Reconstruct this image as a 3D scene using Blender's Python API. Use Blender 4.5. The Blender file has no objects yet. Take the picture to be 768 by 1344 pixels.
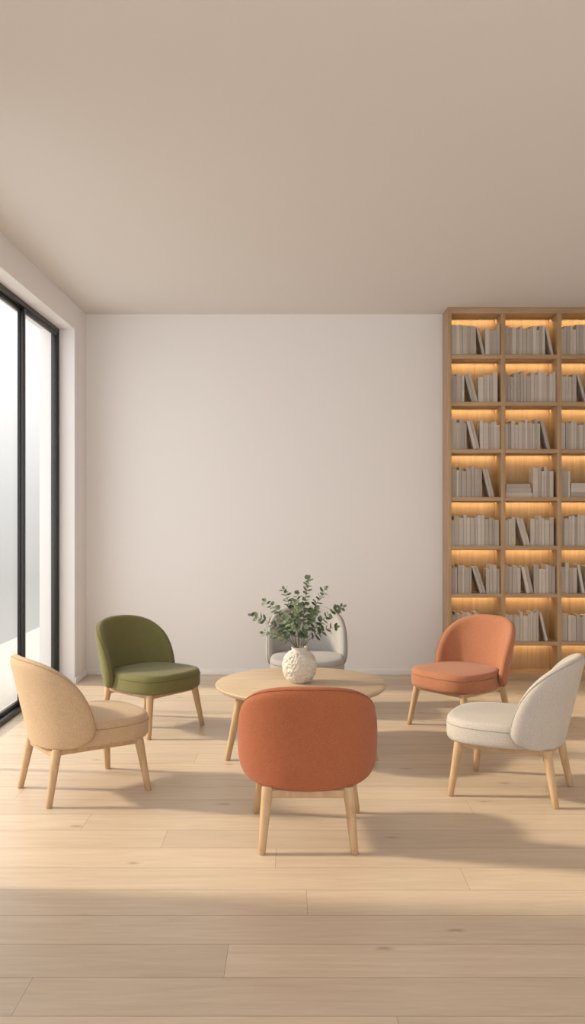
import bpy, bmesh, math, random
from mathutils import Vector, noise
random.seed(7)
C = bpy.context.scene.collection
F = 1150.0; H = 1.53
PI = math.pi

# ------------------------------------------------------------------ materials
def newmat(name):
    m = bpy.data.materials.new(name); m.use_nodes = True
    nt = m.node_tree
    return m, nt, nt.nodes['Principled BSDF']

def N(nt, t, **kw):
    n = nt.nodes.new(t)
    for k, v in kw.items(): setattr(n, k, v)
    return n

def mixcol(nt, fac, a, b, blend='MIX'):
    n = N(nt, 'ShaderNodeMix', data_type='RGBA', blend_type=blend)
    for sock, v in ((n.inputs[0], fac), (n.inputs[6], a), (n.inputs[7], b)):
        if hasattr(v, 'is_linked'): nt.links.new(v, sock)
        elif isinstance(v, (int, float)): sock.default_value = v
        else: sock.default_value = (*v, 1)
    return n.outputs[2]

def paint(name, col, rough=.85, bump=.03):
    m, nt, b = newmat(name)
    tc = N(nt, 'ShaderNodeTexCoord')
    n1 = N(nt, 'ShaderNodeTexNoise'); n1.inputs['Scale'].default_value = 1.3; n1.inputs['Detail'].default_value = 4
    nt.links.new(tc.outputs['Object'], n1.inputs['Vector'])
    c = mixcol(nt, n1.outputs['Fac'], [x * .995 for x in col], [min(1, x * 1.005) for x in col])
    nt.links.new(c, b.inputs['Base Color'])
    n2 = N(nt, 'ShaderNodeTexNoise'); n2.inputs['Scale'].default_value = 160
    nt.links.new(tc.outputs['Object'], n2.inputs['Vector'])
    bp = N(nt, 'ShaderNodeBump'); bp.inputs['Strength'].default_value = bump; bp.inputs['Distance'].default_value = .003
    nt.links.new(n2.outputs['Fac'], bp.inputs['Height']); nt.links.new(bp.outputs['Normal'], b.inputs['Normal'])
    b.inputs['Roughness'].default_value = rough
    return m

def wood(name, c1, c2, scale, rough=.5):
    m, nt, b = newmat(name)
    tc = N(nt, 'ShaderNodeTexCoord'); mp = N(nt, 'ShaderNodeMapping'); mp.inputs['Scale'].default_value = scale
    nt.links.new(tc.outputs['Object'], mp.inputs['Vector'])
    n1 = N(nt, 'ShaderNodeTexNoise'); n1.inputs['Scale'].default_value = 1.6; n1.inputs['Detail'].default_value = 6
    n1.inputs['Distortion'].default_value = .6
    nt.links.new(mp.outputs['Vector'], n1.inputs['Vector'])
    r = N(nt, 'ShaderNodeValToRGB'); r.color_ramp.elements[0].position = .32; r.color_ramp.elements[1].position = .68
    r.color_ramp.elements[0].color = (*c1, 1); r.color_ramp.elements[1].color = (*c2, 1)
    nt.links.new(n1.outputs['Fac'], r.inputs['Fac']); nt.links.new(r.outputs['Color'], b.inputs['Base Color'])
    b.inputs['Roughness'].default_value = rough
    return m

def fabric(name, col):
    m, nt, b = newmat(name)
    tc = N(nt, 'ShaderNodeTexCoord')
    n1 = N(nt, 'ShaderNodeTexNoise'); n1.inputs['Scale'].default_value = 280; n1.inputs['Detail'].default_value = 4; n1.inputs['Roughness'].default_value = .7
    n2 = N(nt, 'ShaderNodeTexNoise'); n2.inputs['Scale'].default_value = 9; n2.inputs['Detail'].default_value = 3
    for n in (n1, n2): nt.links.new(tc.outputs['Object'], n.inputs['Vector'])
    cr = N(nt, 'ShaderNodeMapRange'); cr.inputs[1].default_value = .28; cr.inputs[2].default_value = .72
    nt.links.new(n1.outputs['Fac'], cr.inputs[0])
    a = mixcol(nt, cr.outputs[0], [x * .64 for x in col], [min(1, x * 1.34) for x in col])
    c = mixcol(nt, n2.outputs['Fac'], (.94, .94, .94), (1.05, 1.05, 1.05))
    d = mixcol(nt, 1.0, a, c, 'MULTIPLY')
    nt.links.new(d, b.inputs['Base Color'])
    bp = N(nt, 'ShaderNodeBump'); bp.inputs['Strength'].default_value = .45; bp.inputs['Distance'].default_value = .002
    nt.links.new(n1.outputs['Fac'], bp.inputs['Height']); nt.links.new(bp.outputs['Normal'], b.inputs['Normal'])
    b.inputs['Roughness'].default_value = .92
    b.inputs['Sheen Weight'].default_value = .14; b.inputs['Sheen Roughness'].default_value = .5
    b.inputs['Specular IOR Level'].default_value = .15
    return m

def plain(name, col, rough=.6, metal=0):
    m, nt, b = newmat(name)
    tc = N(nt, 'ShaderNodeTexCoord')
    n1 = N(nt, 'ShaderNodeTexNoise'); n1.inputs['Scale'].default_value = 40
    nt.links.new(tc.outputs['Object'], n1.inputs['Vector'])
    nt.links.new(mixcol(nt, n1.outputs['Fac'], [x * .9 for x in col], [min(1, x * 1.1) for x in col]), b.inputs['Base Color'])
    b.inputs['Roughness'].default_value = rough; b.inputs['Metallic'].default_value = metal
    return m

M = {}
M['wall'] = paint('wall_paint', (.80, .775, .765))
M['ceil'] = paint('ceiling_paint', (.735, .695, .665))
M['trim'] = paint('trim_paint', (.84, .82, .80), .6)
M['terrace'] = paint('terrace_concrete', (.38, .365, .34))
M['leg'] = wood('chair_oak', (.44, .28, .145), (.55, .375, .215), (22, 22, 2.5))
M['table'] = wood('table_oak', (.47, .35, .22), (.57, .44, .29), (2.2, 26, 26), .45)
M['case_v'] = wood('bookcase_oak_upright', (.38, .245, .135), (.48, .325, .185), (26, 26, 1.8))
M['case_h'] = wood('bookcase_oak_board', (.38, .245, .135), (.48, .325, .185), (1.8, 26, 26))
M['black'] = plain('black_aluminium', (.018, .018, .02), .4, .3)
M['pages'] = plain('paper', (.66, .61, .54), .9)
M['book'] = [plain('book_cloth', c, .85) for c in ((.47, .415, .36), (.54, .48, .42), (.42, .37, .32), (.59, .53, .465))]
FAB = {'terra': (.368, .120, .056), 'peach': (.425, .182, .100), 'tan': (.51, .36, .22), 'green': (.160, .150, .058), 'cream': (.51, .47, .42), 'grey': (.41, .395, .38)}
for k, c in FAB.items():
    M[k] = fabric(k + '_fabric', c); M[k + '_piping'] = fabric(k + '_piping_fabric', [x * .76 for x in c])
M['stem'] = plain('stem_bark', (.12, .10, .05), .7)

def leafmat():
    m, nt, b = newmat('eucalyptus_leaf')
    at = N(nt, 'ShaderNodeAttribute', attribute_name='tone')
    c = mixcol(nt, at.outputs['Fac'], (.055, .095, .045), (.22, .275, .16))
    nt.links.new(c, b.inputs['Base Color']); b.inputs['Roughness'].default_value = .6
    return m
M['leaf'] = leafmat()

def vasemat():
    m, nt, b = newmat('rough_ceramic')
    tc = N(nt, 'ShaderNodeTexCoord')
    n1 = N(nt, 'ShaderNodeTexNoise'); n1.inputs['Scale'].default_value = 90; n1.inputs['Detail'].default_value = 4
    nt.links.new(tc.outputs['Object'], n1.inputs['Vector'])
    nt.links.new(mixcol(nt, n1.outputs['Fac'], (.58, .52, .45), (.78, .72, .64)), b.inputs['Base Color'])
    bp = N(nt, 'ShaderNodeBump'); bp.inputs['Strength'].default_value = .7; bp.inputs['Distance'].default_value = .005
    nt.links.new(n1.outputs['Fac'], bp.inputs['Height']); nt.links.new(bp.outputs['Normal'], b.inputs['Normal'])
    b.inputs['Roughness'].default_value = .9
    return m
M['vase'] = vasemat()

def ledmat():
    m = bpy.data.materials.new('warm_led'); m.use_nodes = True; nt = m.node_tree; nt.nodes.clear()
    e = N(nt, 'ShaderNodeEmission'); e.inputs['Color'].default_value = (1, .72, .36, 1); e.inputs['Strength'].default_value = 15
    o = N(nt, 'ShaderNodeOutputMaterial'); nt.links.new(e.outputs[0], o.inputs[0])
    return m
M['led'] = ledmat()

def glassmat():
    m = bpy.data.materials.new('window_glass'); m.use_nodes = True; nt = m.node_tree; nt.nodes.clear()
    t = N(nt, 'ShaderNodeBsdfTransparent'); t.inputs[0].default_value = (.98, .98, .975, 1)
    g = N(nt, 'ShaderNodeBsdfGlossy'); g.inputs['Roughness'].default_value = .02
    mx = N(nt, 'ShaderNodeMixShader'); mx.inputs[0].default_value = .05
    o = N(nt, 'ShaderNodeOutputMaterial')
    nt.links.new(t.outputs[0], mx.inputs[1]); nt.links.new(g.outputs[0], mx.inputs[2]); nt.links.new(mx.outputs[0], o.inputs[0])
    return m
M['glass'] = glassmat()

def floormat():
    m, nt, b = newmat('oak_planks')
    at = N(nt, 'ShaderNodeAttribute', attribute_name='plank')
    tc = N(nt, 'ShaderNodeTexCoord')
    off = N(nt, 'ShaderNodeVectorMath', operation='SCALE'); off.inputs[0].default_value = (37, 91, 13)
    nt.links.new(at.outputs['Fac'], off.inputs['Scale'])
    add = N(nt, 'ShaderNodeVectorMath', operation='ADD')
    nt.links.new(tc.outputs['Object'], add.inputs[0]); nt.links.new(off.outputs[0], add.inputs[1])
    mp = N(nt, 'ShaderNodeMapping'); mp.inputs['Scale'].default_value = (.7, 8, 1)
    nt.links.new(add.outputs[0], mp.inputs['Vector'])
    n1 = N(nt, 'ShaderNodeTexNoise'); n1.inputs['Scale'].default_value = 2.0; n1.inputs['Detail'].default_value = 7; n1.inputs['Distortion'].default_value = 1.8
    nt.links.new(mp.outputs['Vector'], n1.inputs['Vector'])
    r = N(nt, 'ShaderNodeValToRGB'); r.color_ramp.elements[0].position = .3; r.color_ramp.elements[1].position = .7
    r.color_ramp.elements[0].color = (.58, .46, .333, 1); r.color_ramp.elements[1].color = (.665, .542, .405, 1)
    nt.links.new(n1.outputs['Fac'], r.inputs['Fac'])
    mg = N(nt, 'ShaderNodeMapping'); mg.inputs['Scale'].default_value = (5, 110, 1)
    nt.links.new(add.outputs[0], mg.inputs['Vector'])
    n3 = N(nt, 'ShaderNodeTexNoise'); n3.inputs['Scale'].default_value = 1.5; n3.inputs['Detail'].default_value = 6
    nt.links.new(mg.outputs['Vector'], n3.inputs['Vector'])
    grain = mixcol(nt, n3.outputs['Fac'], (.90, .885, .87), (1.07, 1.08, 1.09))
    tone = N(nt, 'ShaderNodeMapRange'); tone.inputs[3].default_value = .93; tone.inputs[4].default_value = 1.055
    nt.links.new(at.outputs['Fac'], tone.inputs[0])
    cmb = N(nt, 'ShaderNodeCombineColor')
    for i in range(3): nt.links.new(tone.outputs[0], cmb.inputs[i])
    c = mixcol(nt, 1.0, r.outputs['Color'], cmb.outputs[0], 'MULTIPLY')
    c = mixcol(nt, 1.0, c, grain, 'MULTIPLY')
    # sparse knots with uneven outlines
    nw = N(nt, 'ShaderNodeTexNoise'); nw.inputs['Scale'].default_value = 16
    nt.links.new(add.outputs[0], nw.inputs['Vector'])
    wob = N(nt, 'ShaderNodeVectorMath', operation='MULTIPLY_ADD'); wob.inputs[1].default_value = (.05, .03, 0)
    nt.links.new(nw.outputs['Color'], wob.inputs[0]); nt.links.new(add.outputs[0], wob.inputs[2])
    mk = N(nt, 'ShaderNodeMapping'); mk.inputs['Scale'].default_value = (.8, 1.7, 1)
    nt.links.new(wob.outputs[0], mk.inputs['Vector'])
    vo = N(nt, 'ShaderNodeTexVoronoi'); vo.inputs['Scale'].default_value = 1.0; vo.voronoi_dimensions = '2D'
    nt.links.new(mk.outputs['Vector'], vo.inputs['Vector'])
    kr = N(nt, 'ShaderNodeValToRGB'); kr.color_ramp.elements[0].position = .006; kr.color_ramp.elements[1].position = .034
    kr.color_ramp.elements[0].color = (1, 1, 1, 1); kr.color_ramp.elements[1].color = (0, 0, 0, 1)
    nt.links.new(vo.outputs['Distance'], kr.inputs['Fac'])
    kf = N(nt, 'ShaderNodeMath', operation='MULTIPLY'); kf.inputs[1].default_value = .6
    nt.links.new(kr.outputs['Color'], kf.inputs[0])
    c = mixcol(nt, kf.outputs[0], c, (.26, .15, .09))
    nt.links.new(c, b.inputs['Base Color'])
    b.inputs['Roughness'].default_value = .38; b.inputs['Specular IOR Level'].default_value = .4
    return m
M['floor'] = floormat()
M['gap'] = plain('plank_gap', (.19, .125, .08), .9)

# ------------------------------------------------------------------ helpers
def link(name, me, mat, parent=None):
    if mat is not None:
        for x in (mat if isinstance(mat, (list, tuple)) else [mat]): me.materials.append(x)
    o = bpy.data.objects.new(name, me); C.objects.link(o)
    if parent: o.parent = parent
    return o

def mesh(name, verts, faces, mat, parent=None, angle=40):
    me = bpy.data.meshes.new(name); me.from_pydata([tuple(v) for v in verts], [], faces)
    bm = bmesh.new(); bm.from_mesh(me); bmesh.ops.recalc_face_normals(bm, faces=bm.faces); bm.to_mesh(me); bm.free()
    for p in me.polygons: p.use_smooth = True
    me.set_sharp_from_angle(angle=math.radians(angle))
    return link(name, me, mat, parent)

def boxes(name, lst, mat, parent=None, bev=0.0, seg=2):
    bm = bmesh.new()
    for (a, b) in lst:
        r = bmesh.ops.create_cube(bm, size=1)
        for v in r['verts']:
            v.co = Vector([(a[i] + b[i]) / 2 + v.co[i] * (b[i] - a[i]) for i in range(3)])
        if bev:
            es = list({e for v in r['verts'] for e in v.link_edges})
            bmesh.ops.bevel(bm, geom=es, offset=bev, segments=seg, affect='EDGES', profile=.5)
    me = bpy.data.meshes.new(name); bm.to_mesh(me); bm.free()
    if bev:
        for p in me.polygons: p.use_smooth = True
        me.set_sharp_from_angle(angle=math.radians(35))
    return link(name, me, mat, parent)

def loft(rings, pole0=None, pole1=None, cap0=False, cap1=False):
    V = []; Fc = []; n = len(rings[0]); idx = []
    for r in rings:
        idx.append(list(range(len(V), len(V) + n))); V += list(r)
    for a, b in zip(idx, idx[1:]):
        for j in range(n): Fc.append((a[j], a[(j + 1) % n], b[(j + 1) % n], b[j]))
    if pole0 is not None:
        V.append(pole0); k = len(V) - 1
        for j in range(n): Fc.append((k, idx[0][(j + 1) % n], idx[0][j]))
    if pole1 is not None:
        V.append(pole1); k = len(V) - 1
        for j in range(n): Fc.append((k, idx[-1][j], idx[-1][(j + 1) % n]))
    if cap0: Fc.append(tuple(reversed(idx[0])))
    if cap1: Fc.append(tuple(idx[-1]))
    return V, Fc

def ring(cx, cy, z, r, n=20):
    return [Vector((cx + r * math.cos(2 * PI * j / n), cy + r * math.sin(2 * PI * j / n), z)) for j in range(n)]

def tube(pts, r, n=6, closed=False, r_end=None):
    V = []; Fc = []; m = len(pts)
    for i, p in enumerate(pts):
        a = pts[(i - 1) % m] if (closed or i > 0) else pts[0]
        b = pts[(i + 1) % m] if (closed or i < m - 1) else pts[-1]
        t = (b - a).normalized()
        up = Vector((0, 0, 1)) if abs(t.z) < .95 else Vector((1, 0, 0))
        s = t.cross(up).normalized(); q = s.cross(t).normalized()
        rr = r if r_end is None else r + (r_end - r) * i / (m - 1)
        for j in range(n):
            an = 2 * PI * j / n
            V.append(p + s * math.cos(an) * rr + q * math.sin(an) * rr)
    for i in range(m if closed else m - 1):
        for j in range(n):
            a = i * n; b = ((i + 1) % m) * n
            Fc.append((a + j, a + (j + 1) % n, b + (j + 1) % n, b + j))
    if not closed:
        Fc.append(tuple(range(n - 1, -1, -1))); Fc.append(tuple(range((m - 1) * n, m * n)))
    return V, Fc

def taper_leg(name, foot, top, r0, r1, mat, parent):
    rs = []
    prof = [(0, .80), (.012, 1.0), (.25, 1), (.5, 1), (.75, 1), (.97, 1.0), (1, .92)]
    for f, k in prof:
        p = foot.lerp(top, f); r = (r0 + (r1 - r0) * f) * k
        rs.append(ring(p.x, p.y, p.z, r, 20))
    V, Fc = loft(rs, cap0=True, cap1=True)
    return mesh(name, V, Fc, mat, parent, 50)

def tag(o, label, cat, group=None, kind=None):
    o['label'] = label; o['category'] = cat
    if group: o['group'] = group
    if kind: o['kind'] = kind
    return o

def empty(name, loc, rz=0):
    o = bpy.data.objects.new(name, None); C.objects.link(o); o.location = loc; o.rotation_euler = (0, 0, rz)
    o.empty_display_size = .1
    return o

# ------------------------------------------------------------------ room shell
XL, XR, YB, ZC = -1.942, 2.935, 8.24, 3.39
YF = -1.2; XO = -2.255; XW = -2.078
Y0, Y1, ZH = 3.58, 7.81, 3.16

def build_floor():
    V = []; Fc = []; tones = []; mats = []
    V += [(XO, YF, -.004), (XR, YF, -.004), (XR, YB, -.004), (XO, YB, -.004)]
    Fc.append((0, 1, 2, 3)); tones.append(0); mats.append(1)
    V += [(XO, YF, -.12), (XR, YF, -.12), (XR, YB, -.12), (XO, YB, -.12)]
    Fc.append((7, 6, 5, 4)); tones.append(0); mats.append(1)
    seams = {0: -.226, 2: .057, 3: .72, 4: -.074, 5: -.60, 11: -.6, 1: 1.3, -1: 1.9}
    w = .222; k0 = math.floor((YF - 2.88) / w); rng = random.Random(3)
    for k in range(k0, int((YB - 2.88) / w) + 1):
        ya = max(YF, 2.88 + w * k); yb = min(YB, ya + w if k > k0 else 2.88 + w * (k + 1))
        if yb - ya < .01: continue
        L = rng.uniform(2.7, 3.4)
        s = seams.get(k, rng.uniform(-1.2, 1.8))
        while s > XO: s -= L
        x = s
        while x < XR:
            a = max(XO, x); b = min(XR, x + L); x += L
            if b - a < .005: continue
            g = .0009; i = len(V)
            V += [(a + g * .6, ya + g, 0), (b - g * .6, ya + g, 0), (b - g * .6, yb - g, 0), (a + g * .6, yb - g, 0)]
            Fc.append((i, i + 1, i + 2, i + 3)); tones.append(rng.random()); mats.append(0)
    me = bpy.data.meshes.new('floor'); me.from_pydata(V, [], Fc)
    me.materials.append(M['floor']); me.materials.append(M['gap'])
    at = me.attributes.new('plank', 'FLOAT', 'FACE')
    for i, t in enumerate(tones): at.data[i].value = t; me.polygons[i].material_index = mats[i]
    o = bpy.data.objects.new('floor', me); C.objects.link(o)
    tag(o, 'wide light oak plank floor running across the room', 'floor', kind='structure')
build_floor()

tag(boxes('ceiling', [((XO, YF, ZC), (XR + .2, YB + .2, ZC + .15))], M['ceil']), 'plain warm beige ceiling over the room', 'ceiling', kind='structure')
tag(boxes('wall_back', [((XO, YB, -.1), (XR + .2, YB + .2, ZC))], M['wall']), 'bare off-white back wall behind the chairs', 'wall', kind='structure')
tag(boxes('wall_right', [((XR, YF, -.1), (XR + .2, YB, ZC))], M['wall']), 'right wall at the end of the bookcase', 'wall', kind='structure')
tag(boxes('wall_left', [((XO, YF, 0), (XL, Y0, ZC)), ((XO, Y0, ZH), (XL, Y1, ZC)), ((XO, Y1, 0), (XL, YB, ZC))], M['wall']),
    'white left wall with the deep window opening', 'wall', kind='structure')
tag(boxes('baseboard_back', [((XL, YB - .014, 0), (1.408, YB, .055))], M['trim'], bev=.003), 'low white baseboard along the back wall', 'baseboard', kind='structure')
tag(boxes('baseboard_left', [((XL, Y1 + .002, 0), (XL + .014, YB - .014, .055))], M['trim'], bev=.003), 'short white baseboard between window and back corner', 'baseboard', kind='structure')
tag(boxes('terrace', [((-3.5, -4, -.25), (XO, 18, -.06))], M['terrace']), 'pale paved ground outside the window', 'ground', kind='structure')

win = empty('window_1', (XW, (Y0 + Y1) / 2, 0)); tag(win, 'tall black-framed sliding window in the left wall', 'window', kind='structure')
def wpart(name, lst, mat, bev=.003):
    c = win.location
    return boxes(name, [(tuple(Vector(a) - c), tuple(Vector(b) - c)) for a, b in lst], mat, win, bev)
fd = .065; fw = .04
wpart('window_frame', [((XW - fd, Y0, 0), (XW, Y0 + fw, ZH)), ((XW - fd, Y1 - fw, 0), (XW, Y1, ZH)),
                       ((XW - fd, Y0 + fw, ZH - fw), (XW, Y1 - fw, ZH)), ((XW - fd, Y0 + fw, 0), (XW, Y1 - fw, fw))], M['black'])
def sash(ya, yb, xa, xb):
    za, zb = fw, ZH - fw; s = .032
    wpart('sash', [((xa, ya, za), (xb, ya + s, zb)), ((xa, yb - s, za), (xb, yb, zb)),
                   ((xa, ya + s, zb - s), (xb, yb - s, zb)), ((xa, ya + s, za), (xb, yb - s, za + s))], M['black'])
    xm = (xa + xb) / 2
    wpart('pane', [((xm - .003, ya + s, za + s), (xm + .003, yb - s, zb - s))], M['glass'], 0)
sash(6.81, Y1 - fw, XW - .032, XW - .006)
sash(5.22, 6.842, XW - .062, XW - .036)
sash(Y0 + fw, 5.262, XW - .032, XW - .006)

# ------------------------------------------------------------------ chairs
def spow(c, e): return math.copysign(abs(c) ** e, c)

def make_chair(loc, deg, fk, label):
    fab, pip = M[fk], M[fk + '_piping']
    t = empty('lounge_chair', (loc[0], loc[1], 0), math.radians(deg))
    tag(t, label, 'chair', 'upholstered chairs around the coffee table')
    z0, Hu, Hl = .42, .345, .139
    cx, a, b, pm = -.045, .205, .297, math.radians(93)
    def P(u, tt):
        z = z0 + tt
        low = max(0, (z0 + .04 - z) / .19)
        k = 1 - .10 * low * low
        ph = u * pm
        x = cx - a * math.cos(ph) - .235 * (z - .30)
        return Vector((x, b * k * math.sin(ph), z))
    def nrm(u, tt):
        e = 1e-3
        d1 = P(u + e, tt) - P(u - e, tt); d2 = P(u, tt + e) - P(u, tt - e)
        return d2.cross(d1).normalized()
    J = 80
    def out(j):
        th = 2 * PI * j / J; c, s = math.cos(th), math.sin(th)
        n = 2.35 if s > 0 else 2.7
        return spow(c, 2 / n), spow(s, 2 / n) * (Hu if s > 0 else Hl)
    h0 = .031
    rs = [.15, .32, .5, .66, .78, .86, .90, .93, .955, .975, .99, .998]
    def half(r):
        d = (1 - r) * .26 / h0
        return h0 * math.sqrt(max(0, 1 - (1 - min(1, d)) ** 2))
    rings = []
    sg = 1 if nrm(0, .1).x < 0 else -1          # sg * normal points outward/backward
    for side in (1, -1):
        seq = rs if side == 1 else rs[::-1]
        for r in seq:
            rg = []
            for j in range(J):
                u, tt = out(j); u *= r; tt *= r
                rg.append(P(u, tt) + nrm(u, tt) * sg * side * half(r))
            rings.append(rg)
        if side == 1:
            rings.append([P(*out(j)) for j in range(J)])
    V, Fc = loft(rings, P(0, 0) + nrm(0, 0) * sg * h0, P(0, 0) - nrm(0, 0) * sg * h0)
    bk = mesh('backrest', V, Fc, fab, t, 80)
    pts = []
    for j in range(J):
        u, tt = out(j); r = .982
        pts.append(P(u * r, tt * r) + nrm(u * r, tt * r) * sg * (half(r) + .0004))
    V, Fc = tube(pts, .0034, 6, closed=True)
    mesh('piping', V, Fc, pip, bk)
    # seat cushion
    prof = [(.5, .288), (.90, .288), (.965, .292), (.99, .303), (1.0, .322), (1.0, .365), (.995, .388), (.980, .405), (.955, .414), (.88, .419), (.6, .424), (.3, .426)]
    xc, ha, hb = .055, .285, .286
    def S(j, q, z):
        th = 2 * PI * j / J; c, s = math.cos(th), math.sin(th)
        x = ha * spow(c, 2 / 3.0); y = hb * spow(s, 2 / 3.0)
        y *= 1 - .14 * max(0, -x / ha) ** 1.5
        return Vector((xc + x * q, y * q, z))
    V, Fc = loft([[S(j, q, z) for j in range(J)] for q, z in prof], Vector((xc, 0, .288)), Vector((xc, 0, .427)))
    st = mesh('seat', V, Fc, fab, t, 80)
    V, Fc = tube([S(j, 1.0, .380) for j in range(J)], .0028, 6, closed=True)
    mesh('piping', V, Fc, pip, st)
    # oak frame and legs
    rx, ry, fx, fy = -.222, .183, .235, .212
    bm = bmesh.new()
    def bar(p, q, w, z0, z1):
        d = (q - p); L = d.length; an = math.atan2(d.y, d.x)
        r = bmesh.ops.create_cube(bm, size=1)
        for v in r['verts']:
            lx, ly, lz = v.co.x * L, v.co.y * w, v.co.z * (z1 - z0)
            m = (p + q) / 2
            v.co = Vector((m.x + lx * math.cos(an) - ly * math.sin(an), m.y + lx * math.sin(an) + ly * math.cos(an), (z0 + z1) / 2 + lz))
        bmesh.ops.bevel(bm, geom=list({e for v in r['verts'] for e in v.link_edges}), offset=.008, segments=3, affect='EDGES')
    bar(Vector((rx, -ry, 0)), Vector((rx, ry, 0)), .03, .236, .282); bar(Vector((fx, -fy, 0)), Vector((fx, fy, 0)), .03, .257, .291)
    for s in (-1, 1): bar(Vector((rx, s * ry, 0)), Vector((fx, s * fy, 0)), .028, .256, .2905)
    me = bpy.data.meshes.new('seat_frame'); bm.to_mesh(me); bm.free()
    for p in me.polygons: p.use_smooth = True
    me.set_sharp_from_angle(angle=math.radians(35))
    link('seat_frame', me, M['leg'], t)
    for s in (-1, 1):
        taper_leg('leg', Vector((.272, s * .258, 0)), Vector((fx, s * fy, .2895)), .0165, .0265, M['leg'], t)
        taper_leg('leg', Vector((-.275, s * .208, 0)), Vector((rx, s * ry, .2895)), .0165, .0265, M['leg'], t)
    return t

make_chair((.07, 4.19), 90, 'terra', 'burnt terracotta lounge chair in front of the table, its back to the viewer')
make_chair((-1.165, 4.86), 37, 'tan', 'mustard tan lounge chair nearest the window')
make_chair((1.21, 4.83), 152.9, 'cream', 'cream fabric lounge chair at right, seen from behind its side')
make_chair((-1.022, 6.26), -38, 'green', 'olive green lounge chair with oak legs')
make_chair((1.215, 6.29), 219, 'peach', 'pale peach terracotta lounge chair facing forward before the bookcase')
make_chair((.113, 6.84), -90, 'grey', 'light grey lounge chair behind the vase and table')

# ------------------------------------------------------------------ coffee table
TX, TY, TZ = .055, 5.664, .43
tb = empty('coffee_table', (TX, TY, 0)); tag(tb, 'round light oak coffee table with splayed legs', 'table')
R = .552
prof = [(R - .05, TZ - .034), (R - .018, TZ - .032), (R - .003, TZ - .018), (R, TZ - .010), (R - .002, TZ - .003), (R - .007, TZ)]
V, Fc = loft([ring(0, 0, z, r, 96) for r, z in prof], cap0=True, cap1=True)
mesh('tabletop', V, Fc, M['table'], tb, 35)
for k in (210, 330, 90):
    c, s = math.cos(math.radians(k)), math.sin(math.radians(k))
    taper_leg('leg', Vector((.528 * c, .528 * s, 0)), Vector((.435 * c, .435 * s, TZ - .034)), .0175, .0285, M['leg'], tb)
boxes('stretcher', [((-.035, -.02, TZ - .062), (.035, .42, TZ - .034))], M['leg'], tb, .005)
for k in (210, 330):
    o = boxes('stretcher', [((0, -.035, TZ - .0622), (.42, .035, TZ - .0338))], M['leg'], tb, .005)
    o.rotation_euler = (0, 0, math.radians(k))

# ------------------------------------------------------------------ vase
VX, VY = .045, 5.66
vp = [(.0, .004), (.050, .0), (.062, .004), (.086, .028), (.102, .062), (.108, .102), (.105, .138), (.092, .170), (.072, .194), (.054, .207), (.049, .216), (.052, .225), (.051, .229),
      (.046, .227), (.042, .216), (.046, .204), (.062, .188), (.080, .162), (.090, .133), (.092, .10), (.085, .065), (.07, .035), (.04, .022)]
def smooth_prof(p, n):
    o = []
    for i in range(len(p) - 1):
        p0 = p[max(0, i - 1)]; p1 = p[i]; p2 = p[i + 1]; p3 = p[min(len(p) - 1, i + 2)]
        for k in range(n):
            t = k / n
            o.append(tuple(.5 * (2 * b + (c - a) * t + (2 * a - 5 * b + 4 * c - d) * t * t + (3 * b - a - 3 * c + d) * t ** 3) for a, b, c, d in zip(p0, p1, p2, p3)))
    o.append(p[-1]); return o
sp = smooth_prof(vp[1:], 7)
rgs = []
for i, (r, z) in enumerate(sp):
    rg = []
    for j in range(160):
        an = 2 * PI * j / 160; d = 0
        if i < 72:
            fz = max(0, min(1, z / .03)) * max(0, min(1, (.212 - z) / .02))
            v = Vector((math.cos(an) * r, math.sin(an) * r, z))
            wv = noise.noise(v * 26); q = noise.noise(v * 44 + Vector((wv * 1.8, wv * 1.4, 4))); q2 = noise.noise(v * 95 + Vector((3, wv * 2, 9)))
            d = fz * (.0070 * (1 - 2.6 * abs(q)) + .0035 * (1 - 2.4 * abs(q2)) - .0045)
        rg.append(Vector(((r + d) * math.cos(an), (r + d) * math.sin(an), max(0, z))))
    rgs.append(rg)
V, Fc = loft(rgs, cap0=True, pole1=Vector((0, 0, .02)))
vase = mesh('vase', V, Fc, M['vase'], None, 80); vase.location = (VX, VY, TZ + .0005)
tag(vase, 'round off-white vase with rough carved surface on the coffee table', 'vase')

# ------------------------------------------------------------------ eucalyptus branches
tips = [(.06, -.02, .44, 'tallest branch, rising straight up'), (-.10, .05, .365, 'tall branch leaning slightly left'), (-.22, -.04, .30, 'branch arching up to the left'),
        (-.31, .02, .20, 'long branch reaching furthest left'), (-.23, -.07, .10, 'low branch drooping left'), (.17, .04, .37, 'tall branch leaning right'),
        (.28, -.02, .26, 'long branch reaching furthest right'), (.24, .06, .12, 'low branch drooping right'), (-.01, .14, .33, 'branch at the back, middle of the bunch'),
        (.11, -.12, .25, 'short branch toward the front, right of centre'), (-.09, -.13, .19, 'short branch toward the front, left of centre'), (-.03, -.05, .29, 'upright branch in the middle of the bunch'),
        (.04, -.14, .13, 'shortest branch, over the front lip')]
def leaf(V, Fc, T, base, d, nrmv, L, W, tone):
    d = d.normalized(); s = d.cross(nrmv).normalized(); n = s.cross(d).normalized()
    i = len(V); K = 12
    V.append(base + d * L * .5 - n * L * .05)
    for k in range(K):
        an = 2 * PI * k / K; ca, sa = math.cos(an), math.sin(an)
        y = sa * W * (1 + .12 * ca)
        V.append(base + d * (L * .5 * (1 - ca)) + s * y + n * (abs(y) * .25 + L * .06 * math.cos(an * 2)))
    for k in range(K): Fc.append((i, i + 1 + k, i + 1 + (k + 1) % K)); T.append(tone)
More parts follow.
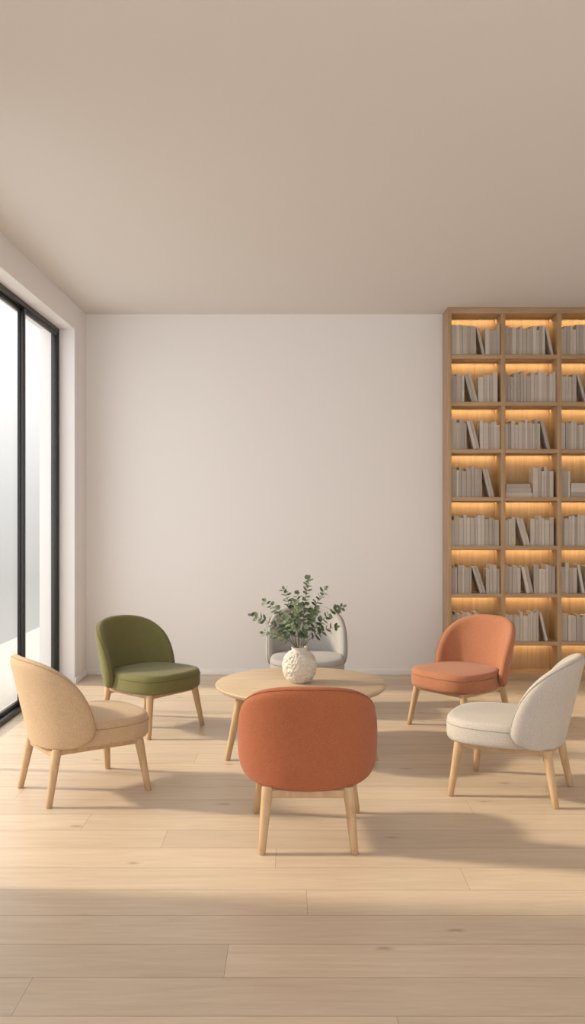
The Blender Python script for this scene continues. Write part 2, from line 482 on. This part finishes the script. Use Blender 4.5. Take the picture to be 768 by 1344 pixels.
for bi, (dx, dy, dz, desc) in enumerate(tips):
    rng = random.Random(40 + bi)
    br = empty('eucalyptus_branch', (VX, VY, TZ + .05)); tag(br, 'eucalyptus ' + desc + ', in the vase', 'branch', 'eucalyptus branches in the vase')
    an = math.atan2(dy, dx); mr = min(.024, math.hypot(dx, dy) * .2)
    p0 = Vector((-.03 * math.cos(an) * rng.random(), -.03 * math.sin(an) * rng.random(), 0))
    p1 = Vector((mr * math.cos(an), mr * math.sin(an), .175))
    tip = Vector((dx, dy, .18 + dz))
    mid = p1 + Vector((dx * .30, dy * .30, dz * .62 + .03))
    pts = [p0, p0.lerp(p1, .5)]
    for k in range(15):
        t = k / 14
        pts.append(p1 * (1 - t) ** 2 + mid * 2 * t * (1 - t) + tip * t * t)
    V, Fc = tube(pts, .0026, 6, r_end=.001)
    mesh('stem', V, Fc, M['stem'], br)
    V = []; Fc = []; T = []
    Ls = sum((pts[i + 1] - pts[i]).length for i in range(2, 16))
    nn = max(5, int(Ls / .033))
    for k in range(nn):
        t = .27 + .73 * (k + .5) / nn
        p = p1 * (1 - t) ** 2 + mid * 2 * t * (1 - t) + tip * t * t
        tg = ((mid - p1) * 2 * (1 - t) + (tip - mid) * 2 * t).normalized()
        side = tg.cross(Vector((math.cos(k * 1.4), math.sin(k * 1.4), .3))).normalized()
        size = .046 * (1.05 - .36 * t) * rng.uniform(.85, 1.15)
        for s in (-1, 1):
            d = (side * s + tg * rng.uniform(.25, .7) + Vector((rng.uniform(-.3, .3),) * 3))
            nv = (tg + Vector((rng.uniform(-.6, .6), rng.uniform(-.9, .1), rng.uniform(-.2, .6))))
            leaf(V, Fc, T, p + d.normalized() * .004, d, nv, size, size * .48, rng.random())
    leaf(V, Fc, T, tip, tg, Vector((rng.uniform(-.4, .4), -1, .3)), .026, .009, .7)
    me = bpy.data.meshes.new('leaves'); me.from_pydata([tuple(v) for v in V], [], Fc)
    at = me.attributes.new('tone', 'FLOAT', 'FACE')
    for i, x in enumerate(T): at.data[i].value = x
    for p in me.polygons: p.use_smooth = True
    link('leaves', me, M['leaf'], br)

# ------------------------------------------------------------------ bookcase
BX0, BX1, BD = 1.4116, 2.932, .28
BYF, BYB = 7.955, 8.238
bc = empty('bookcase', ((BX0 + BX1) / 2, (BYF + BYB) / 2, 0))
tag(bc, 'floor-to-ceiling oak bookcase with warm lit compartments', 'bookcase')
def bpart(name, a, b, mat, bev=.001):
    c = bc.location
    return boxes(name, [(tuple(Vector(a) - c), tuple(Vector(b) - c))], mat, bc, bev)
div = [(1.897, 1.934), (2.407, 2.444)]
bays = [(BX0 + .033, div[0][0]), (div[0][1], div[1][0]), (div[1][1], BX1 - .02)]
shelf_z = [2.942, 2.513, 2.084, 1.648, 1.205, .769, .333]
ST = .036; ZT = 3.389
bpart('side_panel', (BX0, BYF, 0), (BX0 + .033, BYB, ZT), M['case_v']); bpart('side_panel', (BX1 - .02, BYF, 0), (BX1, BYB, ZT), M['case_v'])
for a, b in div: bpart('divider', (a, BYF + .001, .06), (b, BYB - .015, ZT - .055), M['case_v'])
bpart('back_panel', (BX0 + .033, BYB - .016, .0), (BX1 - .02, BYB, ZT), M['case_v'], 0)
bpart('top_panel', (BX0 + .033, BYF + .002, ZT - .055), (BX1 - .02, BYB - .016, ZT), M['case_h'])
bpart('bottom_panel', (BX0 + .033, BYF + .002, 0.0), (BX1 - .02, BYB - .016, .06), M['case_h'])
for z in shelf_z: bpart('shelf', (BX0 + .033, BYF + .004, z - ST / 2), (BX1 - .02, BYB - .016, z + ST / 2), M['case_h'])
for z in [ZT - .055] + [z - ST / 2 for z in shelf_z]:
    for a, b in bays:
        o = bpart('light_strip', (a + .01, BYB - .073, z - .004), (b - .01, BYB - .050, z), M['led'], 0); o['label'] = 'glowing warm light strip'
        bpart('added_light_lip', (a, BYB - .082, z - .012), (b, BYB - .075, z + .001), M['case_h'], .001)  # added lip, hides the strip so only its glow shows

# ------------------------------------------------------------------ books
YS = BYF + .03
def px2x(px): return (px - 384) * (YS) / F
def book_mesh(t, h, d):
    w = .0028
    bm = bmesh.new()
    def bx(a, b):
        r = bmesh.ops.create_cube(bm, size=1)
        for v in r['verts']: v.co = Vector([(a[i] + b[i]) / 2 + v.co[i] * (b[i] - a[i]) for i in range(3)])
        return r['verts']
    bx((0, w, 0), (w, d, h)); bx((t - w, w, 0), (t, d, h))
    vs = bx((0, 0, 0), (t, w * 1.4, h))
    es = [e for e in {e for v in vs for e in v.link_edges} if abs(e.verts[0].co.z - e.verts[1].co.z) > h * .5 and e.verts[0].co.y < w * .5]
    bmesh.ops.bevel(bm, geom=es, offset=min(w * .8, t * .3), segments=2, affect='EDGES')
    me = bpy.data.meshes.new('book'); bm.to_mesh(me); bm.free()
    return me
def make_book(t, h, d, mat):
    o = link('book', book_mesh(t, h, d), mat)
    w = .0028
    boxes('pages', [((w, w * 1.5, .004), (t - w, d - .005, h - .004))], M['pages'], o)
    return o
ordw = ('first second third fourth fifth sixth seventh eighth ninth tenth eleventh twelfth thirteenth fourteenth fifteenth sixteenth seventeenth eighteenth '
        'nineteenth twentieth twenty-first twenty-second twenty-third twenty-fourth').split()
roww = ['top row', 'second row down', 'third row down', 'fourth row down', 'fifth row down', 'sixth row down', 'seventh row down']
bayw = ['left', 'middle', 'right']
spec = {
 (0, 0): [('u', 628, 1), ('l', 2), ('u', 658, 0)], (0, 1): [('u', 611, 0), ('l', 1), ('l', 1), ('u', 658, 0)], (0, 2): [('u', 613, 1), ('l', 1), ('l', 1), ('u', 658, 0)],
 (0, 3): [('u', 634, 1), ('l', 1), ('l', 1)], (0, 4): [('u', 658, 0)], (0, 5): [('u', 622, 0), ('l', 1), ('l', 1), ('u', 658, 0)], (0, 6): [('u', 628, 0), ('l', 1), ('u', 658, -1)],
 (1, 0): [('u', 718, 0), ('l', 1)], (1, 1): [('u', 732, 0)], (1, 2): [('u', 710, 0), ('l', 1)], (1, 3): [('f', 3), ('u', 731, 1)],
 (1, 4): [('u', 677, 0), ('l', 1), ('l', 1), ('u', 731, 0)], (1, 5): [('u', 687, 0), ('l', 1), ('l', 1), ('u', 731, 0)], (1, 6): [('u', 710, 1), ('l', 1)],
 (2, 0): [('u', 804, 0)], (2, 1): [('u', 757, 0), ('l', 1), ('u', 804, 0)], (2, 2): [('u', 804, 0)], (2, 3): [('u', 751, 1), ('f', 3), ('u', 804, 0)],
 (2, 4): [('u', 780, 0), ('l', 1), ('u', 804, 0)], (2, 5): [('u', 758, 0), ('l', 1), ('u', 804, 0)], (2, 6): [('u', 804, 0)],
}
for (bay, row), toks in spec.items():
    rng = random.Random(bay * 50 + row + 11)
    xa, xb = bays[bay]; zs = shelf_z[row] + ST / 2 + .0004
    x = xa + .006; n = 0; lasth = None; rightlim = xb - .004
    grp = 'books in the %s of the %s bookcase column' % (roww[row], bayw[bay])
    place = '%s, %s bookcase column' % (roww[row], bayw[bay])
    base = rng.uniform(.25, .267)
    for tk in toks:
        if tk[0] == 'u':
            lim = min(px2x(tk[1]), rightlim)
            while lim - x > .022:
                t = rng.choice((.021, .024, .028, .032, .038, .044)) * rng.uniform(.95, 1.05)
                if lim - x - t < .018: t = min(t, lim - x)
                h = base + rng.uniform(-.035, .018) + (.012 if tk[2] == 1 else 0) - (.03 if tk[2] == -1 else 0)
                d = rng.uniform(.13, .15)
                o = make_book(t, h, d, rng.choice(M['book'])); o.location = (x, YS + rng.uniform(0, .014), zs)
                tag(o, 'taupe upright book, %s from the left, %s' % (ordw[n], place), 'book', grp)
                n += 1; x += t + .0008; lasth = h
        elif tk[0] == 'l':
            t = rng.uniform(.022, .030); h = base + rng.uniform(-.01, .012); th = math.radians(rng.uniform(10, 18))
            if isinstance(lasth, tuple):      # lean parallel on the previous leaning book
                th = lasth[1]; x0 = lasth[2] + (t0 / math.cos(th)) + .001
            else:
                x0 = x + (lasth * math.tan(th) if h * math.cos(th) > lasth else h * math.sin(th)) + .002
            if x0 + t * math.cos(th) > rightlim: continue
            o = make_book(t, h, .145, rng.choice(M['book'])); o.location = (x0, YS + .004, zs); o.rotation_euler = (0, -th, 0)
            tag(o, 'taupe book leaning left, %s from the left, %s' % (ordw[n], place), 'book', grp)
            n += 1; x = x0 + t * math.cos(th) + .002; lasth = (h, th, x0); t0 = t
        elif tk[0] == 'f':
            z = zs; hh = .245; names = ['bottom', 'middle', 'top']
            for k in range(tk[1]):
                t = rng.uniform(.036, .044); h = hh - .012 * k
                o = make_book(t, h, .145, rng.choice(M['book'])); o.rotation_euler = (0, PI / 2, 0); o.location = (x + .004 + .002 * k, YS + .005, z + t)
                tag(o, 'taupe book lying flat, %s of its stack, %s' % (names[k], place), 'book', grp)
                z += t + .0005
            n += tk[1]; x += hh + .008; lasth = .12

# ------------------------------------------------------------------ light, world, camera
el = math.radians(28)
d = Vector((math.cos(el) * .9958, -math.cos(el) * .0913, -math.sin(el)))
sl = bpy.data.lights.new('sun', 'SUN'); sl.energy = 4.4; sl.color = (1, .845, .64); sl.angle = math.radians(4.5)
so = bpy.data.objects.new('sun', sl); C.objects.link(so); so.rotation_euler = d.to_track_quat('-Z', 'Y').to_euler(); so.location = (-6, 6, 5)

w = bpy.data.worlds.new('world'); bpy.context.scene.world = w; w.use_nodes = True; nt = w.node_tree
bg = nt.nodes['Background']
tc = N(nt, 'ShaderNodeTexCoord'); sx = N(nt, 'ShaderNodeSeparateXYZ'); rp = N(nt, 'ShaderNodeValToRGB')
nt.links.new(tc.outputs['Generated'], sx.inputs[0])
mz = N(nt, 'ShaderNodeMapRange'); mz.inputs[1].default_value = -.25; mz.inputs[2].default_value = .55
nt.links.new(sx.outputs['Z'], mz.inputs[0]); nt.links.new(mz.outputs[0], rp.inputs['Fac'])
e = rp.color_ramp.elements
e[0].position = 0; e[0].color = (.36, .345, .325, 1); e[1].position = 1; e[1].color = (1, 1, 1, 1)
for p, c in ((.10, (.32, .307, .29)), (.22, (.28, .271, .26)), (.33, (.345, .34, .332)), (.55, (.55, .545, .54))):
    q = e.new(p); q.color = (*c, 1)
my = N(nt, 'ShaderNodeMapRange'); my.inputs[1].default_value = .35; my.inputs[2].default_value = -.35
nt.links.new(sx.outputs['Y'], my.inputs[0])
col = mixcol(nt, my.outputs[0], rp.outputs['Color'], (1.0, .988, .975))
nt.links.new(col, bg.inputs['Color']); bg.inputs['Strength'].default_value = 2.5

cam = bpy.data.cameras.new('camera'); co = bpy.data.objects.new('camera', cam); C.objects.link(co)
cam.sensor_fit = 'VERTICAL'; cam.sensor_height = 36; cam.lens = F / 1344 * 36
co.location = (0, 0, H); co.rotation_euler = (PI / 2, 0, 0)
bpy.context.scene.camera = co
bpy.context.scene.view_settings.view_transform = 'Standard'
